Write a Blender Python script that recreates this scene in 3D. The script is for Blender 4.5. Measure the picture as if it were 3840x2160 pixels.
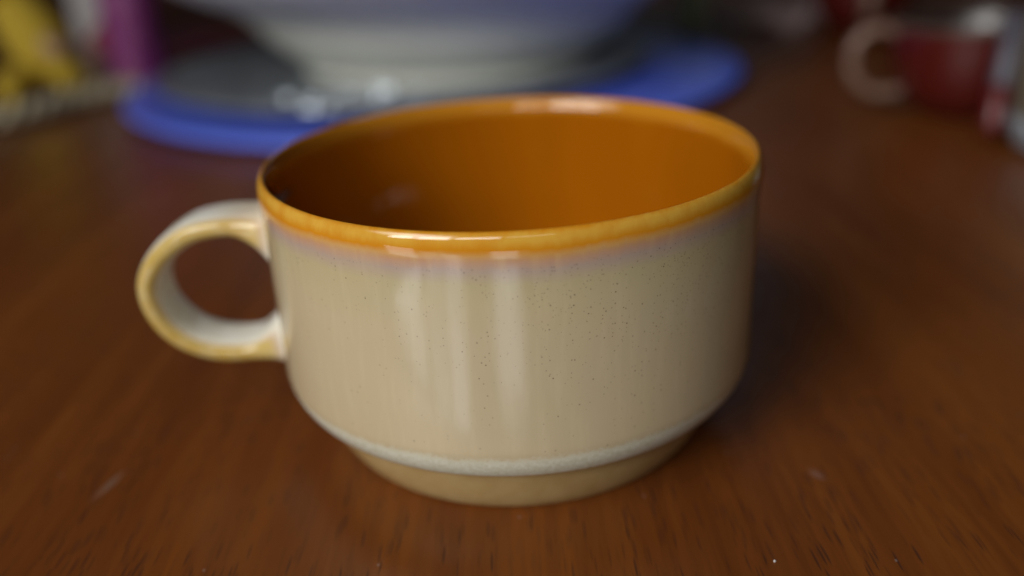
import bpy, bmesh, math, random
from mathutils import Vector, Matrix, noise as mnoise

for o in list(bpy.data.objects):
    bpy.data.objects.remove(o)
SC = bpy.context.scene
COL = SC.collection
rnd = random.Random(7)
R = 0.055                                    # mug rim radius, metres

# ------------------------------------------------------------------ camera
CAM_D, CAM_Z, PITCH, YAW, ROLL, FPX = 3.533*R, 2.108*R, 0.412, -0.004, 0.050, 3327.4
cd = bpy.data.cameras.new('camera')
cam = bpy.data.objects.new('camera', cd)
COL.objects.link(cam)
cp, sp, cy_, sy_ = math.cos(PITCH), math.sin(PITCH), math.cos(YAW), math.sin(YAW)
right = Vector((cy_, -sy_, 0)); fwd = Vector((cp*sy_, cp*cy_, -sp)); up = Vector((sp*sy_, sp*cy_, cp))
cr, sr = math.cos(ROLL), math.sin(ROLL)
xr = right*cr - up*sr
yr = right*sr + up*cr
m = Matrix((xr, yr, -fwd)).transposed().to_4x4()
m.translation = Vector((0, -CAM_D, CAM_Z))
cam.matrix_world = m
cd.sensor_fit = 'HORIZONTAL'; cd.sensor_width = 36.0
cd.lens = FPX/3840*36
cd.clip_start = 0.005; cd.clip_end = 20
cd.dof.use_dof = True
cd.dof.focus_distance = 0.159
cd.dof.aperture_fstop = 4.2
SC.camera = cam

# ------------------------------------------------------------------ world, lamps, exposure
w = bpy.data.worlds.new('World'); SC.world = w; w.use_nodes = True
bg = w.node_tree.nodes['Background']
bg.inputs['Color'].default_value = (0.80, 0.86, 1.0, 1)
bg.inputs['Strength'].default_value = 0.008

def window_lamp(name, loc, target, sx, sy, radiance, col, spread=180):
    ld = bpy.data.lights.new(name, 'AREA')
    ld.shape = 'RECTANGLE'; ld.size = sx; ld.size_y = sy
    ld.energy = radiance*math.pi*sx*sy
    ld.color = col; ld.spread = math.radians(spread)
    o = bpy.data.objects.new(name, ld); COL.objects.link(o)
    o.location = loc
    o.rotation_euler = (Vector(target)-Vector(loc)).to_track_quat('-Z', 'Y').to_euler()
    return o
DAY = (1.0, 0.975, 0.94)
COOL = (0.90, 0.95, 1.0)
# the glazed wall of the room behind the camera, mostly to its left: three upper panes ...
WY = -1.15
def pane(x0, x1, z0, z1, rad, col, spread=180):
    window_lamp('window_lamp', ((x0+x1)/2, WY, (z0+z1)/2), ((x0+x1)/2, 0, (z0+z1)/2), x1-x0, z1-z0, rad, col, spread)
pane(-1.47, -1.02, 0.54, 0.96, 14.5, DAY)
pane(-0.98, -0.56, 0.53, 1.00, 14.5, DAY)
pane(-0.51, -0.10, 0.60, 0.88, 10.5, DAY)
pane(-0.04, 0.38, 0.66, 0.80, 3.0, DAY)
# ... and the dimmer lower panes that look onto the shaded ground
pane(-1.52, -0.98, -0.78, -0.20, 2.9, COOL)
pane(-0.90, -0.68, -0.78, -0.30, 1.3, COOL)
pane(-0.64, -0.46, -0.78, -0.36, 2.3, COOL)
pane(-0.17, 0.05, -0.60, -0.20, 2.7, COOL)
# added unseen lamp, close by on the left, for a soft pool of light
window_lamp('added_pool_lamp', (-0.46, -0.42, 0.46), (-0.036, -0.040, 0.02), 0.62, 0.62, 0.47, DAY, 38)
# a dimmer opening at the far side of the room
window_lamp('far_window_lamp', (0.5, 3.2, 1.5), (0, 0.4, 0), 0.9, 0.8, 0.32, (0.85, 0.92, 1.0))

SC.view_settings.view_transform = 'Standard'
SC.view_settings.look = 'None'
SC.view_settings.exposure = 0.0
SC.view_settings.gamma = 1.0
SC.render.engine = 'CYCLES'

# ------------------------------------------------------------------ helpers
def link(name, me, mat=None, parent=None, smooth=True):
    o = bpy.data.objects.new(name, me); COL.objects.link(o)
    if mat: me.materials.append(mat)
    if parent: o.parent = parent
    if smooth:
        for p in me.polygons: p.use_smooth = True
    return o
def tag(o, label, cat, group=None, kind=None):
    if label: o['label'] = label
    if cat: o['category'] = cat
    if group: o['group'] = group
    if kind: o['kind'] = kind
    return o
def thing(name, loc, label, cat, rz=0, group=None):
    o = bpy.data.objects.new(name, None); COL.objects.link(o)
    o.empty_display_size = 0.01
    o.location = loc; o.rotation_euler = (0, 0, rz)
    return tag(o, label, cat, group)
def bez(a, b, c, n):
    r = []
    for i in range(n):
        t = i/(n-1)
        r.append(tuple((1-t)**2*a[k]+2*t*(1-t)*b[k]+t*t*c[k] for k in (0, 1)))
    return r
def spline(pts, n):
    """Catmull-Rom through pts, n samples per span"""
    P = [Vector(p) for p in pts]
    P = [P[0]*2-P[1]] + P + [P[-1]*2-P[-2]]
    out = []
    for i in range(1, len(P)-2):
        a, b, c, d = P[i-1:i+3]
        for k in range(n):
            t = k/n
            out.append(0.5*((2*b)+(c-a)*t+(2*a-5*b+4*c-d)*t*t+(3*b-a-3*c+d)*t**3))
    out.append(P[-2])
    return out
def lathe(profile, seg=96, warp=None):
    me = bpy.data.meshes.new('lathe'); vs, fs = [], []
    n = len(profile); rings = []
    for (r, z) in profile:
        if r < 1e-6:
            rings.append([len(vs)]); vs.append((0, 0, z))
        else:
            ring = []
            for k in range(seg):
                a = 2*math.pi*k/seg
                rr, zz = (r, z) if warp is None else warp(r, z, a)
                ring.append(len(vs)); vs.append((rr*math.cos(a), rr*math.sin(a), zz))
            rings.append(ring)
    for a, b in zip(rings, rings[1:]):
        for k in range(seg):
            k2 = (k+1) % seg
            if len(a) == 1 and len(b) == 1: continue
            if len(a) == 1: fs.append((a[0], b[k], b[k2]))
            elif len(b) == 1: fs.append((a[k], b[0], a[k2]))
            else: fs.append((a[k], b[k], b[k2], a[k2]))
    me.from_pydata(vs, [], fs); me.update()
    bm = bmesh.new(); bm.from_mesh(me); bmesh.ops.recalc_face_normals(bm, faces=bm.faces); bm.to_mesh(me); bm.free()
    return me
def tube(path, rad, seg=16, cap=True, flat=1.0):
    """round tube with a radius per point"""
    P = [Vector(p) for p in path]; vs, fs = [], []
    upv = Vector((0, 0, 1))
    for i, p in enumerate(P):
        t = (P[min(i+1, len(P)-1)]-P[max(i-1, 0)]).normalized()
        s = t.cross(upv)
        if s.length < 1e-3: s = t.cross(Vector((0, 1, 0)))
        s.normalize(); u = s.cross(t)
        r = rad[i] if isinstance(rad, (list, tuple)) else rad
        for k in range(seg):
            a = 2*math.pi*k/seg
            vs.append(p + s*math.cos(a)*r + u*math.sin(a)*r*flat)
    for i in range(len(P)-1):
        for k in range(seg):
            k2 = (k+1) % seg
            fs.append((i*seg+k, i*seg+k2, (i+1)*seg+k2, (i+1)*seg+k))
    if cap:
        a = len(vs); vs.append(P[0]); b = len(vs); vs.append(P[-1])
        for k in range(seg):
            k2 = (k+1) % seg
            fs.append((a, k2, k)); o = (len(P)-1)*seg; fs.append((b, o+k, o+k2))
    me = bpy.data.meshes.new('tube'); me.from_pydata([tuple(v) for v in vs], [], fs); me.update()
    return me
def blob(rx, ry, rz, seg=24, bump=0.0, freq=20):
    bm = bmesh.new(); bmesh.ops.create_uvsphere(bm, u_segments=seg, v_segments=seg//2+2, radius=1)
    for v in bm.verts:
        k = 1+bump*mnoise.noise(v.co*freq*0.1)
        v.co = Vector((v.co.x*rx*k, v.co.y*ry*k, v.co.z*rz*k))
    me = bpy.data.meshes.new('blob'); bm.to_mesh(me); bm.free(); return me
def rbox(x, y, z, bev=0.002, sub=3, jitter=None):
    bm = bmesh.new(); bmesh.ops.create_cube(bm, size=1)
    bmesh.ops.scale(bm, vec=(x, y, z), verts=bm.verts)
    bmesh.ops.bevel(bm, geom=list(bm.edges), offset=bev, segments=sub, affect='EDGES', profile=0.5)
    me = bpy.data.meshes.new('rbox'); bm.to_mesh(me); bm.free(); return me

class NT:
    def __init__(s, name):
        s.mat = bpy.data.materials.new(name); s.mat.use_nodes = True
        s.t = s.mat.node_tree; s.b = s.t.nodes['Principled BSDF']
    def n(s, typ, **kw):
        nd = s.t.nodes.new(typ)
        for k, v in kw.items():
            if k.startswith('i_'):
                nd.inputs[k[2:].replace('_', ' ')].default_value = v
            else: setattr(nd, k, v)
        return nd
    def l(s, a, b): s.t.links.new(a, b)
    def math(s, op, a, b=None, clamp=False):
        nd = s.n('ShaderNodeMath', operation=op); nd.use_clamp = clamp
        for i, x in enumerate((a, b)):
            if x is None: continue
            if isinstance(x, (int, float)): nd.inputs[i].default_value = x
            else: s.l(x, nd.inputs[i])
        return nd.outputs[0]
    def ramp(s, fac, stops, interp='LINEAR'):
        nd = s.n('ShaderNodeValToRGB'); cr = nd.color_ramp; cr.interpolation = interp
        while len(cr.elements) < len(stops): cr.elements.new(0.5)
        for e, (p, c) in zip(cr.elements, stops):
            e.position = p; e.color = (c[0], c[1], c[2], 1) if not isinstance(c, (int, float)) else (c, c, c, 1)
        s.l(fac, nd.inputs[0]); return nd.outputs[0]
    def mix(s, fac, a, b):
        nd = s.n('ShaderNodeMix', data_type='RGBA')
        for sock, x in ((nd.inputs[0], fac), (nd.inputs[6], a), (nd.inputs[7], b)):
            if isinstance(x, (int, float)): sock.default_value = x
            elif isinstance(x, tuple): sock.default_value = (x[0], x[1], x[2], 1)
            else: s.l(x, sock)
        return nd.outputs[2]
    def maprange(s, v, a, b, c=0, d=1, smooth=False):
        nd = s.n('ShaderNodeMapRange'); nd.clamp = True
        if smooth: nd.interpolation_type = 'SMOOTHSTEP'
        s.l(v, nd.inputs[0])
        for i, x in enumerate((a, b, c, d)): nd.inputs[i+1].default_value = x
        return nd.outputs[0]
    def coord(s, scale=(1, 1, 1), rot=(0, 0, 0), loc=(0, 0, 0)):
        tc = s.n('ShaderNodeTexCoord'); mp = s.n('ShaderNodeMapping')
        s.l(tc.outputs['Object'], mp.inputs[0])
        mp.inputs['Scale'].default_value = scale; mp.inputs['Rotation'].default_value = rot; mp.inputs['Location'].default_value = loc
        return mp.outputs[0]
    def noise(s, vec, scale, detail=3, rough=0.5, dist=0.0):
        nd = s.n('ShaderNodeTexNoise'); s.l(vec, nd.inputs['Vector'])
        nd.inputs['Scale'].default_value = scale; nd.inputs['Detail'].default_value = detail
        nd.inputs['Roughness'].default_value = rough; nd.inputs['Distortion'].default_value = dist
        return nd.outputs['Fac']
    def bump(s, h, strength, dist):
        nd = s.n('ShaderNodeBump'); nd.inputs['Strength'].default_value = strength; nd.inputs['Distance'].default_value = dist
        s.l(h, nd.inputs['Height']); s.l(nd.outputs[0], s.b.inputs['Normal']); return nd
    def set(s, **kw):
        for k, v in kw.items():
            s.b.inputs[k.replace('_', ' ')].default_value = v if not isinstance(v, tuple) else (v[0], v[1], v[2], 1)
        return s
def plain(name, col, rough=0.5, var=0.12, scale=60, **kw):
    """a painted or moulded surface with faint mottling"""
    q = NT(name); v = q.coord()
    f = q.noise(v, scale, 4)
    q.l(q.mix(f, tuple(c*(1-var) for c in col), tuple(min(1, c*(1+var)) for c in col)), q.b.inputs['Base Color'])
    q.l(q.maprange(q.noise(v, scale*2.3, 3), 0.3, 0.7, rough*0.85, min(1, rough*1.15)), q.b.inputs['Roughness'])
    q.set(**kw); return q.mat

# ------------------------------------------------------------------ materials
def wood_material():
    q = NT('varnished_wood')
    ga = math.radians(9.0)                                  # grain runs away from the camera, a little to the right
    base = q.coord(rot=(0, 0, ga))
    long_ = q.coord(scale=(1, 0.06, 1), rot=(0, 0, ga))
    fine = q.coord(scale=(1, 0.035, 1), rot=(0, 0, ga))
    big = q.noise(long_, 16, 4, 0.55, 0.3)
    mid = q.noise(long_, 85, 4, 0.6)
    streak = q.noise(fine, 420, 3, 0.6)
    f = q.math('ADD', q.math('MULTIPLY', big, 0.45), q.math('ADD', q.math('MULTIPLY', mid, 0.35), q.math('MULTIPLY', streak, 0.25)))
    col = q.ramp(f, [(0.28, (0.066, 0.0178, 0.0042)), (0.46, (0.128, 0.0355, 0.0068)), (0.60, (0.178, 0.0530, 0.0090)), (0.78, (0.228, 0.0730, 0.0125))])
    # open pores: short dark dashes along the grain
    pv = q.coord(scale=(1350, 110, 1), rot=(0, 0, ga))
    warp = q.noise(q.coord(scale=(1, 0.3, 1), rot=(0, 0, ga)), 60, 2)
    pvx = q.n('ShaderNodeVectorMath', operation='ADD'); q.l(pv, pvx.inputs[0])
    cmb = q.n('ShaderNodeCombineXYZ'); q.l(q.math('MULTIPLY', warp, 4.0), cmb.inputs[0]); q.l(cmb.outputs[0], pvx.inputs[1])
    vo = q.n('ShaderNodeTexVoronoi', feature='F1', voronoi_dimensions='2D'); q.l(pvx.outputs[0], vo.inputs['Vector']); vo.inputs['Scale'].default_value = 1.0
    vo.inputs['Randomness'].default_value = 1.0
    keep = q.n('ShaderNodeSeparateColor'); q.l(vo.outputs['Color'], keep.inputs[0])
    clump = q.noise(q.coord(scale=(1, 0.12, 1), rot=(0, 0, ga)), 130, 2)
    thr = q.maprange(clump, 0.40, 0.68, 0.05, 0.65)
    on = q.math('LESS_THAN', keep.outputs[0], thr)
    pore = q.math('MULTIPLY', q.maprange(vo.outputs['Distance'], 0.18, 0.42, 1, 0, True), on)
    pore = q.math('MULTIPLY', pore, q.maprange(keep.outputs[2], 0.0, 1.0, 0.25, 1.0))
    col = q.mix(q.math('MULTIPLY', pore, 0.78), col, (0.034, 0.013, 0.009))
    fibre = q.noise(q.coord(scale=(1, 0.050, 1), rot=(0, 0, ga)), 900, 3, 0.65, 0.2)
    col = q.mix(q.math('MULTIPLY', q.maprange(fibre, 0.54, 0.74), 0.42), col, (0.060, 0.0200, 0.0080))
    # a few pores filled with pale dust
    vd = q.n('ShaderNodeTexVoronoi', feature='F1', voronoi_dimensions='2D'); q.l(q.coord(scale=(420, 260, 1), rot=(0, 0, ga)), vd.inputs['Vector']); vd.inputs['Scale'].default_value = 1.0
    kd = q.n('ShaderNodeSeparateColor'); q.l(vd.outputs['Color'], kd.inputs[0])
    dust = q.math('MULTIPLY', q.math('GREATER_THAN', kd.outputs[1], 0.990), q.maprange(vd.outputs['Distance'], 0.04, 0.13, 1, 0, True))
    col = q.mix(q.math('MULTIPLY', dust, 0.35), col, (0.42, 0.38, 0.36))
    # scuffs: one pale rub along the grain near the left edge, one small smear at the right
    def scuff(x, y, sx, sy, ang):
        v = q.coord()
        mp = q.n('ShaderNodeMapping', vector_type='TEXTURE'); q.l(v, mp.inputs[0])
        mp.inputs['Location'].default_value = (x, y, 0); mp.inputs['Rotation'].default_value = (0, 0, ang); mp.inputs['Scale'].default_value = (sx, sy, 1)
        ln = q.n('ShaderNodeVectorMath', operation='LENGTH'); q.l(mp.outputs[0], ln.inputs[0])
        return q.maprange(ln.outputs['Value'], 0.15, 1.0, 1, 0, True)
    s1 = q.math('MULTIPLY', scuff(-0.0932, -0.0285, 0.0015, 0.0075, math.radians(-16)), q.maprange(streak, 0.35, 0.6))
    s2 = scuff(0.0627, -0.0368, 0.0016, 0.0030, math.radians(25))
    col = q.mix(q.math('MULTIPLY', s1, 0.26), col, (0.45, 0.33, 0.25))
    col = q.mix(q.math('MULTIPLY', s2, 0.13), col, (0.40, 0.36, 0.38))
    q.l(col, q.b.inputs['Base Color'])
    rg = q.maprange(q.noise(base, 35, 4), 0.3, 0.7, 0.27, 0.36)
    rg = q.math('ADD', rg, q.math('MULTIPLY', q.math('ADD', s1, pore), 0.12))
    q.l(rg, q.b.inputs['Roughness'])
    h = q.math('SUBTRACT', q.math('MULTIPLY', streak, 0.25), pore)
    h = q.math('ADD', h, q.math('MULTIPLY', q.noise(base, 55, 3), 0.8))
    q.bump(h, 0.22, 0.00025)
    q.set(IOR=1.46)
    return q.mat

Z_RIM = 1.186*R
def glaze_outside():
    q = NT('speckled_tan_glaze')
    v = q.coord()
    sep = q.n('ShaderNodeSeparateXYZ'); q.l(v, sep.inputs[0])
    vs = q.coord(scale=(1, 1, 0.12))
    runs = q.noise(vs, 520, 3, 0.6)                          # fine vertical runs
    mott = q.noise(v, 70, 4, 0.55)
    soft = q.noise(v, 26, 2)
    z = q.math('MULTIPLY', sep.outputs[2], 1.0/Z_RIM)
    zz = q.math('ADD', z, q.math('ADD', q.math('MULTIPLY', q.math('SUBTRACT', runs, 0.5), 0.022), q.math('MULTIPLY', q.math('SUBTRACT', soft, 0.5), 0.030)))
    amber, honey = (0.53, 0.205, 0.008), (0.57, 0.315, 0.042)
    tan, olive = (0.452, 0.368, 0.232), (0.425, 0.352, 0.200)
    pinkish, lilac, orange = (0.455, 0.262, 0.165), (0.385, 0.285, 0.232), (0.53, 0.270, 0.070)
    col = q.ramp(zz, [(0.0, tan), (0.70, tan), (0.85, olive), (0.893, lilac), (0.916, pinkish), (0.937, orange), (0.953, amber), (0.976, honey), (0.990, honey), (1.0, amber)])
    # brush-like mottling of the rim band
    rimm = q.noise(q.coord(scale=(1, 1, 0.35)), 260, 4, 0.6)
    onrim = q.maprange(zz, 0.935, 0.953)
    col = q.mix(q.math('MULTIPLY', q.maprange(rimm, 0.42, 0.68), q.math('MULTIPLY', onrim, 0.55)), col, (0.50, 0.185, 0.008))
    # tan glaze: warm and cool drifts, thin vertical runs
    col = q.mix(q.math('MULTIPLY', q.maprange(mott, 0.40, 0.70), q.math('MULTIPLY', q.math('SUBTRACT', 1.0, onrim), 0.30)), col, (0.465, 0.36, 0.205))
    col = q.mix(q.math('MULTIPLY', q.maprange(runs, 0.48, 0.75), q.math('MULTIPLY', q.math('SUBTRACT', 1.0, onrim), 0.22)), col, (0.57, 0.47, 0.31))
    # thick pale glaze pooled above the step, with a ragged upper edge
    rag = q.noise(v, 1150, 4, 0.75); rag2 = q.noise(v, 240, 2)
    zb = q.math('ADD', z, q.math('ADD', q.math('MULTIPLY', q.math('SUBTRACT', rag, 0.5), 0.065), q.math('MULTIPLY', q.math('SUBTRACT', rag2, 0.5), 0.018)))
    band = q.maprange(zb, 0.288, 0.314, 1, 0, True)
    white = q.mix(q.maprange(rag, 0.40, 0.62), (0.52, 0.495, 0.37), (0.62, 0.61, 0.505))
    col = q.mix(band, col, white)
    # glaze breaks to a thin ochre line on the sharp edge of the step
    edge = q.maprange(z, 0.2225, 0.2290, 1, 0, True)
    col = q.mix(edge, col, (0.40, 0.22, 0.06))
    # iron speckles, dense below the rim and thinning downwards
    def specks(scale, size, dens_top, dens_bot, off):
        vo = q.n('ShaderNodeTexVoronoi', feature='F1'); q.l(q.coord(loc=(off, off*0.7, 0)), vo.inputs['Vector']); vo.inputs['Scale'].default_value = scale
        k = q.n('ShaderNodeSeparateColor'); q.l(vo.outputs['Color'], k.inputs[0])
        cl = q.noise(v, 55, 2)
        d = q.math('MULTIPLY', q.math('MULTIPLY', q.maprange(z, 0.50, 0.86, dens_bot, dens_top), q.maprange(cl, 0.35, 0.62, 0.5, 1.2)), q.maprange(sep.outputs[0], -0.035, 0.035, 0.30, 1.9))
        on = q.math('LESS_THAN', k.outputs[0], d)
        r = q.math('MULTIPLY', k.outputs[1], size)
        dot = q.math('LESS_THAN', vo.outputs['Distance'], q.math('ADD', r, size*0.35))
        s = q.math('MULTIPLY', on, dot)
        s = q.math('MULTIPLY', s, q.maprange(z, 0.915, 0.895))
        return q.math('MULTIPLY', s, q.maprange(k.outputs[2], 0.0, 1.0, 0.35, 0.95))
    s = q.math('MAXIMUM', specks(950, 0.105, 0.60, 0.03, 0.0), specks(1500, 0.19, 0.90, 0.14, 0.31))
    s = q.math('MULTIPLY', s, q.math('SUBTRACT', 1.0, band))
    col = q.mix(q.math('MULTIPLY', s, 0.72), col, (0.10, 0.065, 0.035))
    q.l(col, q.b.inputs['Base Color'])
    rg = q.maprange(mott, 0.3, 0.7, 0.10, 0.17)
    rg = q.math('SUBTRACT', rg, q.math('MULTIPLY', onrim, 0.075))
    rg = q.math('ADD', rg, q.math('MULTIPLY', band, 0.12))
    q.l(rg, q.b.inputs['Roughness'])
    h = q.math('ADD', q.math('MULTIPLY', runs, 0.15), q.math('MULTIPLY', q.noise(v, 90, 3), 0.9))
    h = q.math('ADD', h, q.math('MULTIPLY', q.math('MULTIPLY', band, rag), 0.35))
    h = q.math('SUBTRACT', h, q.math('MULTIPLY', s, 0.25))
    q.bump(h, 0.16, 0.0003)
    q.set(IOR=1.5)
    return q.mat
def glaze_inside():
    q = NT('amber_glaze'); v = q.coord()
    f = q.noise(q.coord(scale=(1, 1, 0.3)), 60, 4)
    sep = q.n('ShaderNodeSeparateXYZ'); q.l(v, sep.inputs[0])
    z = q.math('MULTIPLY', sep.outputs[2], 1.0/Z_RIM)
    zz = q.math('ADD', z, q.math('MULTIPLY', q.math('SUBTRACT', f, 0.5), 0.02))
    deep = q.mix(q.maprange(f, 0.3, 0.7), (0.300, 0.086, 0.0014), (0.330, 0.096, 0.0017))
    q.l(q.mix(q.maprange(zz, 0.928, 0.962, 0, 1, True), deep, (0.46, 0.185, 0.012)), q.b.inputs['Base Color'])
    q.set(Roughness=0.07, IOR=1.5)
    q.bump(q.noise(v, 60, 2), 0.08, 0.0004)
    return q.mat
def glaze_foot():
    q = NT('ochre_foot_glaze'); v = q.coord()
    f = q.noise(v, 150, 5, 0.6)
    q.l(q.mix(q.maprange(f, 0.3, 0.7), (0.36, 0.24, 0.095), (0.43, 0.31, 0.14)), q.b.inputs['Base Color'])
    q.set(Roughness=0.17, IOR=1.5)
    q.bump(q.noise(v, 400, 3), 0.15, 0.0002)
    return q.mat
def glaze_handle():
    q = NT('handle_glaze'); v = q.coord()
    at = q.n('ShaderNodeAttribute', attribute_name='edge')
    f = q.noise(v, 110, 4); soft = q.noise(v, 300, 3)
    e = q.math('ADD', at.outputs['Fac'], q.math('MULTIPLY', q.math('SUBTRACT', f, 0.5), 0.35))
    col = q.ramp(e, [(0.0, (0.74, 0.73, 0.66)), (0.42, (0.70, 0.66, 0.55)), (0.60, (0.56, 0.43, 0.30)), (0.74, (0.54, 0.40, 0.13)), (1.0, (0.47, 0.315, 0.075))])
    col = q.mix(q.math('MULTIPLY', q.maprange(soft, 0.45, 0.7), 0.25), col, (0.62, 0.55, 0.36))
    # a breath of the rim's amber at the upper joint
    sep = q.n('ShaderNodeSeparateXYZ'); q.l(v, sep.inputs[0])
    top = q.math('MULTIPLY', q.maprange(sep.outputs[2], 0.046, 0.054), q.maprange(sep.outputs[0], -0.068, -0.060))
    col = q.mix(q.math('MULTIPLY', top, 0.40), col, (0.58, 0.40, 0.20))
    q.l(col, q.b.inputs['Base Color'])
    q.set(Roughness=0.055, IOR=1.5)
    q.bump(q.noise(v, 120, 2), 0.12, 0.0004)
    return q.mat

# ------------------------------------------------------------------ the table
def build_table():
    bm = bmesh.new()
    bmesh.ops.create_cube(bm, size=1)
    bmesh.ops.scale(bm, vec=(3.6, 2.2, 0.03), verts=bm.verts)
    bmesh.ops.translate(bm, vec=(-0.1, 1.1-0.097, -0.015), verts=bm.verts)
    top_edges = [e for e in bm.edges if all(v.co.z > -0.001 for v in e.verts)]
    bmesh.ops.bevel(bm, geom=top_edges, offset=0.004, segments=3, affect='EDGES')
    me = bpy.data.meshes.new('tabletop'); bm.to_mesh(me); bm.free()
    o = link('tabletop', me, wood_material(), smooth=False)
    tag(o, 'varnished reddish brown wooden tabletop with dark open grain', None, kind='structure')
build_table()

# ------------------------------------------------------------------ the mug
SEG = 200
def build_mug():
    mug = thing('stoneware_mug', (0, 0, 0), 'tan speckled stoneware mug with amber rim and a round loop handle', 'mug')
    H, mr = 1.186, 0.031
    out_mat, in_mat, foot_mat, handle_mat = glaze_outside(), glaze_inside(), glaze_foot(), glaze_handle()
    # lip: an upright oval bead, from inner wall over the crest to the outer wall
    bevel = bez((0.9400, H-0.110), (0.9450, H-0.070), (0.9505, H-0.046), 8) + bez((0.9505, H-0.046), (0.9645, H-0.010), (0.9745, H-0.003), 16)[1:]
    lip = [bevel[-1]]
    for i in range(30):
        t = math.pi*0.50 + (-0.25-math.pi*0.50)*i/29
        lip.append((1.004-mr*0.85+mr*0.85*math.cos(t), H-2.2*mr+2.2*mr*math.sin(t)))
    # ease from lip bead to the wall
    wall = bez(lip[-1], (0.9965, lip[-1][1]-0.068), (0.9965, H-0.24), 22)[1:]
    n = 30
    z0 = wall[-1][1]
    wall += [(0.9965+0.0035*(k/n)**2, z0+(0.385-z0)*k/n) for k in range(1, n+1)]
    low = bez((1.0, 0.385), (0.9985, 0.318), (0.956, 0.2615), 30)[1:]
    step = bez(low[-1], (0.9535, 0.2585), (0.948, 0.2585), 6)[1:] + [(0.90, 0.2620), (0.86, 0.264)]
    foot = [(0.87, 0.266)] + bez((0.882, 0.262), (0.858, 0.10), (0.800, 0.018), 20) + bez((0.800, 0.018), (0.789, 0.002), (0.770, 0.0), 10)[1:] + bez((0.735, 0.0), (0.72, 0.01), (0.71, 0.06), 6) + [(0.0, 0.07)]
    inner = bevel[::-1] + bez((0.9385, H-0.15), (0.928, H-0.30), (0.922, 0.62), 30) + bez((0.922, 0.62), (0.912, 0.26), (0.60, 0.235), 24)[1:] + [(0.3, 0.225), (0.0, 0.222)]
    sc = lambda pr: [(r*R, z*R) for r, z in pr]
    def warp(r, z, a):                                       # hand-thrown: hardly round, hardly level
        k = 1+0.0022*math.sin(2*a+0.6)+0.0011*math.sin(3*a+2.0)
        return r*k, z+0.00025*math.sin(a+0.4)*(z/(H*R))
    body = link('body', lathe(sc([lip[-1]]+wall+low+step), SEG, warp), out_mat, mug)
    rim = link('rim', lathe(sc(lip), SEG, warp), out_mat, mug); rim['label'] = 'amber glazed rim'
    inn = link('interior', lathe(sc(inner), SEG, warp), in_mat, mug); inn['label'] = 'glossy amber brown inside'
    ft = link('foot', lathe(sc(foot), SEG, warp), foot_mat, mug); ft['label'] = 'ochre foot ring'
    for v in inn.data.polygons: v.flip() if v.normal.z < 0 and False else None
    # handle: a flat strap with rounded edges bent to a loop
    C = [(-0.0515, 0.0502), (-0.0544, 0.0506), (-0.0586, 0.0512), (-0.063, 0.0518), (-0.0676, 0.0516), (-0.0724, 0.0506), (-0.0765, 0.0485), (-0.0803, 0.0455), (-0.0831, 0.0420), (-0.0846, 0.0387), (-0.0849, 0.0352), (-0.0842, 0.0315), (-0.0825, 0.0279), (-0.0798, 0.0248), (-0.0762, 0.0224), (-0.0717, 0.0208), (-0.0669, 0.0203), (-0.0619, 0.0206), (-0.0580, 0.0213), (-0.0545, 0.0219), (-0.0520, 0.0222)]
    path = spline([(x, 0, z) for x, z in C], 5)
    N = len(path); ns = 44; vs, fs, ed = [], [], []
    L = [0]
    for i in range(1, N): L.append(L[-1]+(path[i]-path[i-1]).length)
    for i, p in enumerate(path):
        t = (path[min(i+1, N-1)]-path[max(i-1, 0)]).normalized()
        nrm = Vector((-t.z, 0, t.x))
        d = min(L[i], L[-1]-L[i])
        fl = max(0.0, 1-d/0.0125)**2                        # flare into the wall
        hw = 0.0076+0.0036*fl
        for k in range(ns):
            a = 2*math.pi*k/ns
            c, s_ = math.cos(a), math.sin(a)
            ht = 0.0027+(0.0095 if s_ > 0 else 0.0040)*fl
            ex = 0.62
            y = hw*math.copysign(abs(c)**ex, c); q_ = ht*math.copysign(abs(s_)**0.80, s_)
            v = p + Vector((0, y, 0)) + nrm*q_
            vs.append(tuple(v))
            e = abs(y)/hw
            ed.append(max(0, min(1, (e-0.60)/0.36))*(1-0.85*fl))
    for i in range(N-1):
        for k in range(ns):
            k2 = (k+1) % ns
            fs.append((i*ns+k, i*ns+k2, (i+1)*ns+k2, (i+1)*ns+k))
    me = bpy.data.meshes.new('handle'); me.from_pydata(vs, [], fs); me.update()
    at = me.attributes.new('edge', 'FLOAT', 'POINT')
    for i, e in enumerate(ed): at.data[i].value = e
    bm = bmesh.new(); bm.from_mesh(me); bmesh.ops.recalc_face_normals(bm, faces=bm.faces); bm.to_mesh(me); bm.free()
    link('handle', me, handle_mat, mug)['label'] = 'strap handle with ochre edges and creamy flats'
build_mug()

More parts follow.
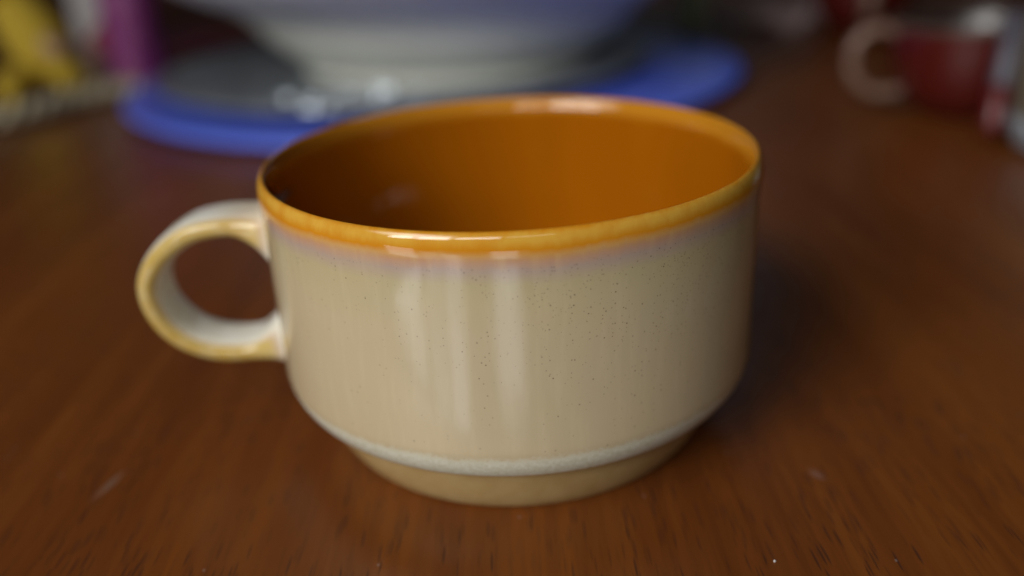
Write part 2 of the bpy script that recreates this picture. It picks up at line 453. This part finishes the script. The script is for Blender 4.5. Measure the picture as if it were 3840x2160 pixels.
# ------------------------------------------------------------------ behind the mug: tray, plate, bowl
TX, TY = -0.047, 0.450
def build_tray():
    pr = [(0, 0.001), (0.195, 0.001), (0.209, 0.0035)] + bez((0.209, 0.0035), (0.2135, 0.0065), (0.209, 0.0085), 8)[1:] + [(0.196, 0.0070), (0.185, 0.0055), (0, 0.0055)]
    me = lathe(pr, 160)
    o = link('round_tray', me, plain('blue_plastic', (0.115, 0.185, 0.84), 0.38, 0.06, 30))
    o.location = (TX, TY, 0)
    tag(o, 'round blue plastic tray lying under the grey plate and white bowl', 'tray')
def build_plate():
    q = NT('dark_pewter'); v = q.coord()
    f = q.noise(v, 45, 4)
    q.l(q.mix(f, (0.06, 0.07, 0.085), (0.46, 0.50, 0.56)), q.b.inputs['Base Color'])
    q.set(Metallic=0.35, Roughness=0.34)
    vo = q.n('ShaderNodeTexVoronoi'); q.l(v, vo.inputs['Vector']); vo.inputs['Scale'].default_value = 110
    q.bump(vo.outputs['Distance'], 0.35, 0.002)
    pr = [(0, 0.0), (0.13, 0.0), (0.172, 0.006)] + bez((0.172, 0.006), (0.176, 0.008), (0.171, 0.0092), 6)[1:] + [(0.128, 0.0045), (0, 0.0042)]
    o = link('serving_plate', lathe(pr, 140), q.mat)
    o.location = (-0.072, 0.468, 0.0056)
    tag(o, 'dark grey hammered plate lying on the blue tray under the white bowl', 'plate')
def build_bowl():
    root = thing('serving_bowl', (-0.039, 0.472, 0.0099), 'large white flared bowl standing on the dark grey plate', 'bowl')
    mat = plain('white_porcelain', (0.82, 0.84, 0.74), 0.30, 0.05, 25, IOR=1.5)
    foot = [(0.085, 0.004), (0.088, 0.0), (0.102, 0.0), (0.1040, 0.0015), (0.1045, 0.0045)]
    link('foot_ring', lathe(foot, 120), mat, root)
    out = ([(0.1045, 0.0045)] + bez((0.106, 0.009), (0.116, 0.015), (0.131, 0.030), 16) + bez((0.131, 0.030), (0.143, 0.045), (0.160, 0.0515), 14)[1:]
           + bez((0.160, 0.0515), (0.180, 0.058), (0.196, 0.0695), 12)[1:] + bez((0.196, 0.0695), (0.200, 0.073), (0.196, 0.0735), 6)[1:]
           + bez((0.196, 0.0735), (0.145, 0.055), (0.11, 0.020), 20)[1:] + [(0, 0.014)])
    link('bowl_body', lathe(out, 140), mat, root)
build_tray(); build_plate(); build_bowl()
def build_glint_discs():
    """a short strip of silver sequins added on the front edge of the plate to make the round glints in the blur"""
    rr = random.Random(5); vs, fs = [], []
    for i in range(24):
        u = (i % 12)/11-0.5+rr.uniform(-.05, .05); row = i//12
        c = Vector((u*0.072+rr.uniform(-.0015, .0015), 0.0018*row, 0.0035+0.0042*row+0.0020*math.sin(u*9)))
        nrm = Vector((math.tan(math.radians(rr.gauss(-19, 7))), -1, math.tan(math.radians(rr.gauss(19, 4.0))))).normalized()  # discs added and tilted to flash the window back as glints
        t = nrm.cross(Vector((0, 0, 1))).normalized(); b_ = t.cross(nrm)
        o = len(vs); rad = rr.uniform(0.0009, 0.0020)
        for side in (0.0002, -0.0002):
            for k in range(10):
                a = 2*math.pi*k/10
                vs.append(tuple(c+t*math.cos(a)*rad+b_*math.sin(a)*rad+nrm*side))
        fs.append(tuple(range(o, o+10))); fs.append(tuple(range(o+19, o+9, -1)))
        for k in range(10):
            k2 = (k+1) % 10
            fs.append((o+k2, o+k, o+10+k, o+10+k2))
    me = bpy.data.meshes.new('discs'); me.from_pydata(vs, [], fs); me.update()
    q = NT('glint_mirror'); q.set(Base_Color=(0.105, 0.120, 0.14), Metallic=1.0, Roughness=0.20)
    o = link('glint_discs', me, q.mat, smooth=False)
    o.location = (-0.090, 0.300, 0.0135); o.rotation_euler = (0, 0, math.radians(14))
    tag(o, 'round glints made with added silver sequins on the front edge of the grey plate', 'discs')
build_glint_discs()

# ------------------------------------------------------------------ left background
def build_pouch():
    """a puffed foil pouch standing up"""
    root = thing('snack_pouch', (-0.2735, 0.487, 0), 'upright magenta pouch standing behind the left of the blue tray', 'pouch', math.radians(12))
    nx, nz = 20, 30; W_, H_ = 0.040, 0.13; vs, fs = [], []
    for side in (1, -1):
        for j in range(nz+1):
            for i in range(nx+1):
                u, v_ = i/nx*2-1, j/nz
                puff = (1-u*u)**0.7*(0.022*(1-v_)**0.6+0.003)
                puff *= 1+0.18*mnoise.noise(Vector((u*3, v_*7, side*2)))
                vs.append((u*W_/2*(1-0.05*v_), side*puff, v_*H_))
    per = (nx+1)*(nz+1)
    for sidx in range(2):
        for j in range(nz):
            for i in range(nx):
                a = sidx*per+j*(nx+1)+i
                fs.append((a, a+1, a+nx+2, a+nx+1))
    for i in range(nx): fs.append((i, i+1, per+i+1, per+i))
    me = bpy.data.meshes.new('pouch'); me.from_pydata(vs, [], fs); me.update()
    bm = bmesh.new(); bm.from_mesh(me); bmesh.ops.remove_doubles(bm, verts=bm.verts, dist=1e-5); bmesh.ops.recalc_face_normals(bm, faces=bm.faces); bm.to_mesh(me); bm.free()
    link('pouch_body', me, plain('magenta_foil', (0.21, 0.030, 0.155), 0.5, 0.15, 40), root)
    link('top_seal', rbox(0.038, 0.003, 0.010, 0.001, 2), plain('magenta_seal', (0.42, 0.07, 0.32), 0.35), root).location = (0, 0, 0.133)
def build_carton():
    root = thing('drink_carton', (-0.414, 0.790, 0), 'white carton with a pale blue edge panel, far left behind the magenta pouch', 'carton', math.radians(8))
    c = link('carton_body', rbox(0.064, 0.05, 0.15, 0.003), plain('white_card', (0.42, 0.40, 0.40), 0.55), root, smooth=False); c.location = (0, 0, 0.075)
    s = link('blue_panel', rbox(0.018, 0.053, 0.140, 0.002), plain('pale_blue_card', (0.22, 0.38, 0.60), 0.55), root, smooth=False); s.location = (0.0242, -0.0015, 0.075)
    f = link('folded_top', rbox(0.062, 0.006, 0.02, 0.002), plain('white_fold', (0.42, 0.40, 0.40), 0.55), root, smooth=False); f.location = (0, 0, 0.158)
def build_ball():
    root = thing('red_bauble', (-0.352, 0.625, 0), 'small dull red bauble lying beside the magenta pouch', 'ornament')
    b = link('ball', blob(0.016, 0.016, 0.016), plain('red_paint', (0.32, 0.055, 0.055), 0.4), root); b.location = (0, 0, 0.016)
    c = link('cap', lathe([(0.0045, 0), (0.0045, 0.005), (0.003, 0.006), (0, 0.006)], 24), plain('cap_metal', (0.4, 0.3, 0.2), 0.4, Metallic=0.8), root); c.location = (0, 0, 0.0315)
def build_napkin():
    bm = bmesh.new(); bmesh.ops.create_grid(bm, x_segments=30, y_segments=20, size=0.5)
    for v in bm.verts:
        x, y = v.co.x, v.co.y
        v.co = Vector((x*0.17, y*0.12, 0.006+0.0035*math.sin(x*9+y*4)*math.cos(y*7)))
    me = bpy.data.meshes.new('napkin'); bm.to_mesh(me); bm.free()
    o = link('folded_napkin', me, plain('maroon_cotton', (0.085, 0.008, 0.022), 0.9, 0.2, 200))
    o.location = (-0.262, 0.690, 0); o.rotation_euler = (0, 0, math.radians(-10))
    sm = o.modifiers.new('thickness', 'SOLIDIFY'); sm.thickness = 0.005
    tag(o, 'dark maroon cloth napkin lying on the table behind the blue tray', 'napkin')
def build_toy():
    root = thing('soft_toy', (-0.330, 0.470, 0), 'yellow soft toy with stubby limbs leaning at the far left', 'soft toy')
    mat = plain('yellow_plush', (0.50, 0.345, 0.028), 0.9, 0.18, 120)
    tor = tube(spline([(0.0, 0.0, 0.016), (-0.004, 0.003, 0.030), (-0.013, 0.006, 0.047), (-0.024, 0.008, 0.066)], 8), [0.0145+0.0075*math.sin(math.pi*min(1, i/24*0.8+0.12)) for i in range(25)], 22)
    link('torso', tor, mat, root)
    hd = link('head', blob(0.021, 0.019, 0.019, 28, 0.05, 30), mat, root); hd.location = (-0.034, 0.008, 0.083)
    for pts in ([(0.003, -0.003, 0.018), (0.013, -0.010, 0.016), (0.023, -0.016, 0.0115), (0.0265, -0.018, 0.011)], [(-0.006, -0.004, 0.018), (-0.014, -0.018, 0.015), (-0.019, -0.032, 0.0115), (-0.0205, -0.035, 0.011)]):
        link('leg', tube(spline(pts, 8), [0.009+0.004*(i/24) if i < 20 else 0.0126*max(0.02, 1-((i-20)/4.2)**2)**0.5 for i in range(25)], 20), mat, root)
    link('arm', tube(spline([(-0.006, -0.004, 0.042), (0.008, -0.012, 0.036), (0.018, -0.016, 0.030)], 8), [0.006]*14+[0.005, 0.0035, 0.0015], 18), plain('beige_plush', (0.42, 0.27, 0.18), 0.9), root)
def build_cord():
    """a two-ply braided cream cord lying on the table"""
    pts = [(-0.345, 0.330, 0.007), (-0.318, 0.352, 0.007), (-0.302, 0.378, 0.007), (-0.292, 0.405, 0.007), (-0.276, 0.430, 0.007), (-0.262, 0.445, 0.006)]
    c = spline(pts, 16); me_v = []
    root = thing('braided_cord', (0, 0, 0), 'thick cream braided cord lying on the table at the left edge', 'cord')
    mat = plain('cream_cotton', (0.50, 0.44, 0.30), 0.95, 0.2, 300)
    for ph in range(3):
        path = []
        for i, p in enumerate(c):
            t = (c[min(i+1, len(c)-1)]-c[max(i-1, 0)]).normalized(); s = t.cross(Vector((0, 0, 1))).normalized()
            a = i*0.30+ph*2*math.pi/3
            path.append(p+s*0.0042*math.cos(a)+Vector((0, 0, 1))*0.0030*math.sin(a))
        link('strand', tube(path, 0.0044, 10), mat, root)
build_pouch(); build_carton(); build_ball(); build_napkin(); build_toy(); build_cord()

# ------------------------------------------------------------------ right background
def build_bottle():
    root = thing('green_tumbler', (0.170, 0.625, 0), 'pale green tapered tumbler standing behind the right of the blue tray', 'tumbler')
    q = NT('pale_green_glass'); q.set(Base_Color=(0.66, 0.78, 0.48), Roughness=0.25, IOR=1.45, Transmission_Weight=0.05)
    pr = [(0, 0.0), (0.0085, 0.0), (0.0095, 0.002), (0.0145, 0.030), (0.0190, 0.070), (0.0200, 0.105), (0.0190, 0.106), (0.0180, 0.070), (0.0132, 0.030), (0.0085, 0.004), (0, 0.003)]
    link('glass_wall', lathe(pr, 48), q.mat, root)
    link('rim', lathe([(0.0190, 0.1045), (0.0203, 0.1045), (0.0205, 0.107), (0.0195, 0.1085), (0.0187, 0.107)], 48), q.mat, root)
def build_pink_cloth():
    root = bmesh.new(); bmesh.ops.create_grid(root, x_segments=26, y_segments=18, size=0.5)
    for v in root.verts:
        x, y = v.co.x, v.co.y
        v.co = Vector((x*0.075, y*0.085, 0.010+0.006*math.cos(x*11+1)*math.cos(y*8)+0.006*(0.5-abs(y))))
    me = bpy.data.meshes.new('cloth'); root.to_mesh(me); root.free()
    o = link('folded_cloth', me, plain('dusty_pink_cotton', (0.34, 0.25, 0.245), 0.9, 0.15, 180))
    o.location = (0.250, 0.650, 0); o.rotation_euler = (0, 0, math.radians(14))
    sm = o.modifiers.new('thickness', 'SOLIDIFY'); sm.thickness = 0.008
    tag(o, 'crumpled dusty pink cloth lying behind the red cups', 'cloth')
def make_cup():
    root = thing('red_cup', (0, 0, 0), '', 'cup', group='red cups at the right')
    red = plain('red_glaze', (0.082, 0.0085, 0.0065), 0.25, 0.15, 50, IOR=1.5)
    dark = plain('black_glaze', (0.012, 0.010, 0.011), 0.22, 0.1, 50, IOR=1.5)
    buff = plain('buff_glaze', (0.21, 0.125, 0.092), 0.35, 0.12, 60)
    H = 0.051
    out = [(0.0, 0.003), (0.018, 0.003), (0.020, 0.0), (0.0235, 0.0), (0.0245, 0.003)] + bez((0.0245, 0.003), (0.038, 0.012), (0.0405, H-0.004), 26)[1:]
    link('body', lathe(out, 90), red, root)
    lip = bez((0.0405, H-0.004), (0.0410, H+0.0005), (0.0390, H), 8) + bez((0.0390, H), (0.0375, H), (0.0373, H-0.003), 6)[1:]
    link('rim', lathe(lip, 90), plain('brown_rim_glaze', (0.075, 0.046, 0.035), 0.3, 0.12, 60), root)
    inn = [(0.0373, H-0.003)] + bez((0.0368, H-0.004), (0.030, 0.016), (0.014, 0.010), 20) + [(0, 0.008)]
    link('interior', lathe(inn, 90), dark, root)
    hp = spline([(-0.0365, 0, 0.043), (-0.047, 0, 0.0465), (-0.056, 0, 0.042), (-0.0595, 0, 0.032), (-0.057, 0, 0.021), (-0.048, 0, 0.0125), (-0.034, 0, 0.012)], 6)
    link('handle', tube(hp, 0.0043, 18, True, 0.75), buff, root)
    return root
def copy_thing(o):
    c = o.copy(); COL.objects.link(c)
    for ch in o.children:
        d = ch.copy(); COL.objects.link(d); d.parent = c
    return c
cup = make_cup(); cup.location = (0.2480, 0.280, 0); cup.scale = (1.06, 1.06, 0.97); cup.rotation_euler = (0, 0, math.radians(-6))
cup['label'] = 'near red cup with a buff handle and dark glossy inside'
cup2 = copy_thing(cup); cup2.location = (0.306, 0.590, 0); cup2.rotation_euler = (0, 0, math.radians(75))
cup2['label'] = 'second red cup standing further back, partly hidden by the near one'
def build_jar():
    root = thing('cream_jar', (0.2655, 0.192, 0), 'cream jar cut by the right edge of the picture', 'jar')
    pr = [(0, 0.002), (0.028, 0.002), (0.0335, 0.004)] + bez((0.0335, 0.004), (0.040, 0.020), (0.0375, 0.058), 18)[1:] + [(0.035, 0.064), (0.031, 0.066), (0.030, 0.062), (0.030, 0.01), (0, 0.008)]
    link('jar_body', lathe(pr, 70), plain('cream_glaze', (0.17, 0.145, 0.10), 0.3, 0.1, 50), root)
    link('lid', lathe([(0, 0.078), (0.034, 0.077), (0.0375, 0.074), (0.0375, 0.064), (0.0355, 0.064), (0, 0.068)], 70), plain('mustard_lid', (0.16, 0.11, 0.03), 0.4), root)
    bnd = link('base_band', lathe([(0.0352, 0.0035), (0.0380, 0.010), (0.0392, 0.017), (0.0382, 0.017), (0.0365, 0.010)], 70), plain('pale_band', (0.26, 0.28, 0.31), 0.3), root)
def build_pen():
    root = thing('marker_pen', (0.2255, 0.224, 0), 'grey lilac marker pen with a red tip leaning on the cream jar', 'pen')
    a, b = Vector((0.000, -0.012, 0.0045)), Vector((0.013, 0.004, 0.058))
    d = (b-a)
    P = lambda t: tuple(a+d*t)
    link('cap', tube([P(0), P(0.04), P(0.10), P(0.38), P(0.39)], [0.002, 0.0042, 0.0048, 0.0050, 0.0046], 20), plain('red_cap', (0.115, 0.013, 0.013), 0.35), root)
    link('barrel', tube([P(0.39), P(0.41), P(0.96), P(1.0)], [0.0046, 0.0050, 0.0050, 0.0030], 20), plain('lilac_barrel', (0.085, 0.080, 0.105), 0.4), root)
build_bottle(); build_pink_cloth(); build_jar(); build_pen()

# ------------------------------------------------------------------ crumbs
def crumb(loc, r, seed, label):
    bm = bmesh.new(); bmesh.ops.create_icosphere(bm, subdivisions=2, radius=r)
    rr = random.Random(seed)
    for v in bm.verts: v.co *= rr.uniform(0.75, 1.15)
    me = bpy.data.meshes.new('crumb'); bm.to_mesh(me); bm.free()
    o = link('crumb', me, CR); o.location = loc
    tag(o, label, 'crumb', 'tiny white crumbs on the table')
CR = plain('white_crumb', (0.7, 0.68, 0.66), 0.7)
crumb((0.0461, -0.0631, 0.00018), 0.00022, 1, 'tiny white crumb on the wood in front of the mug at lower right')
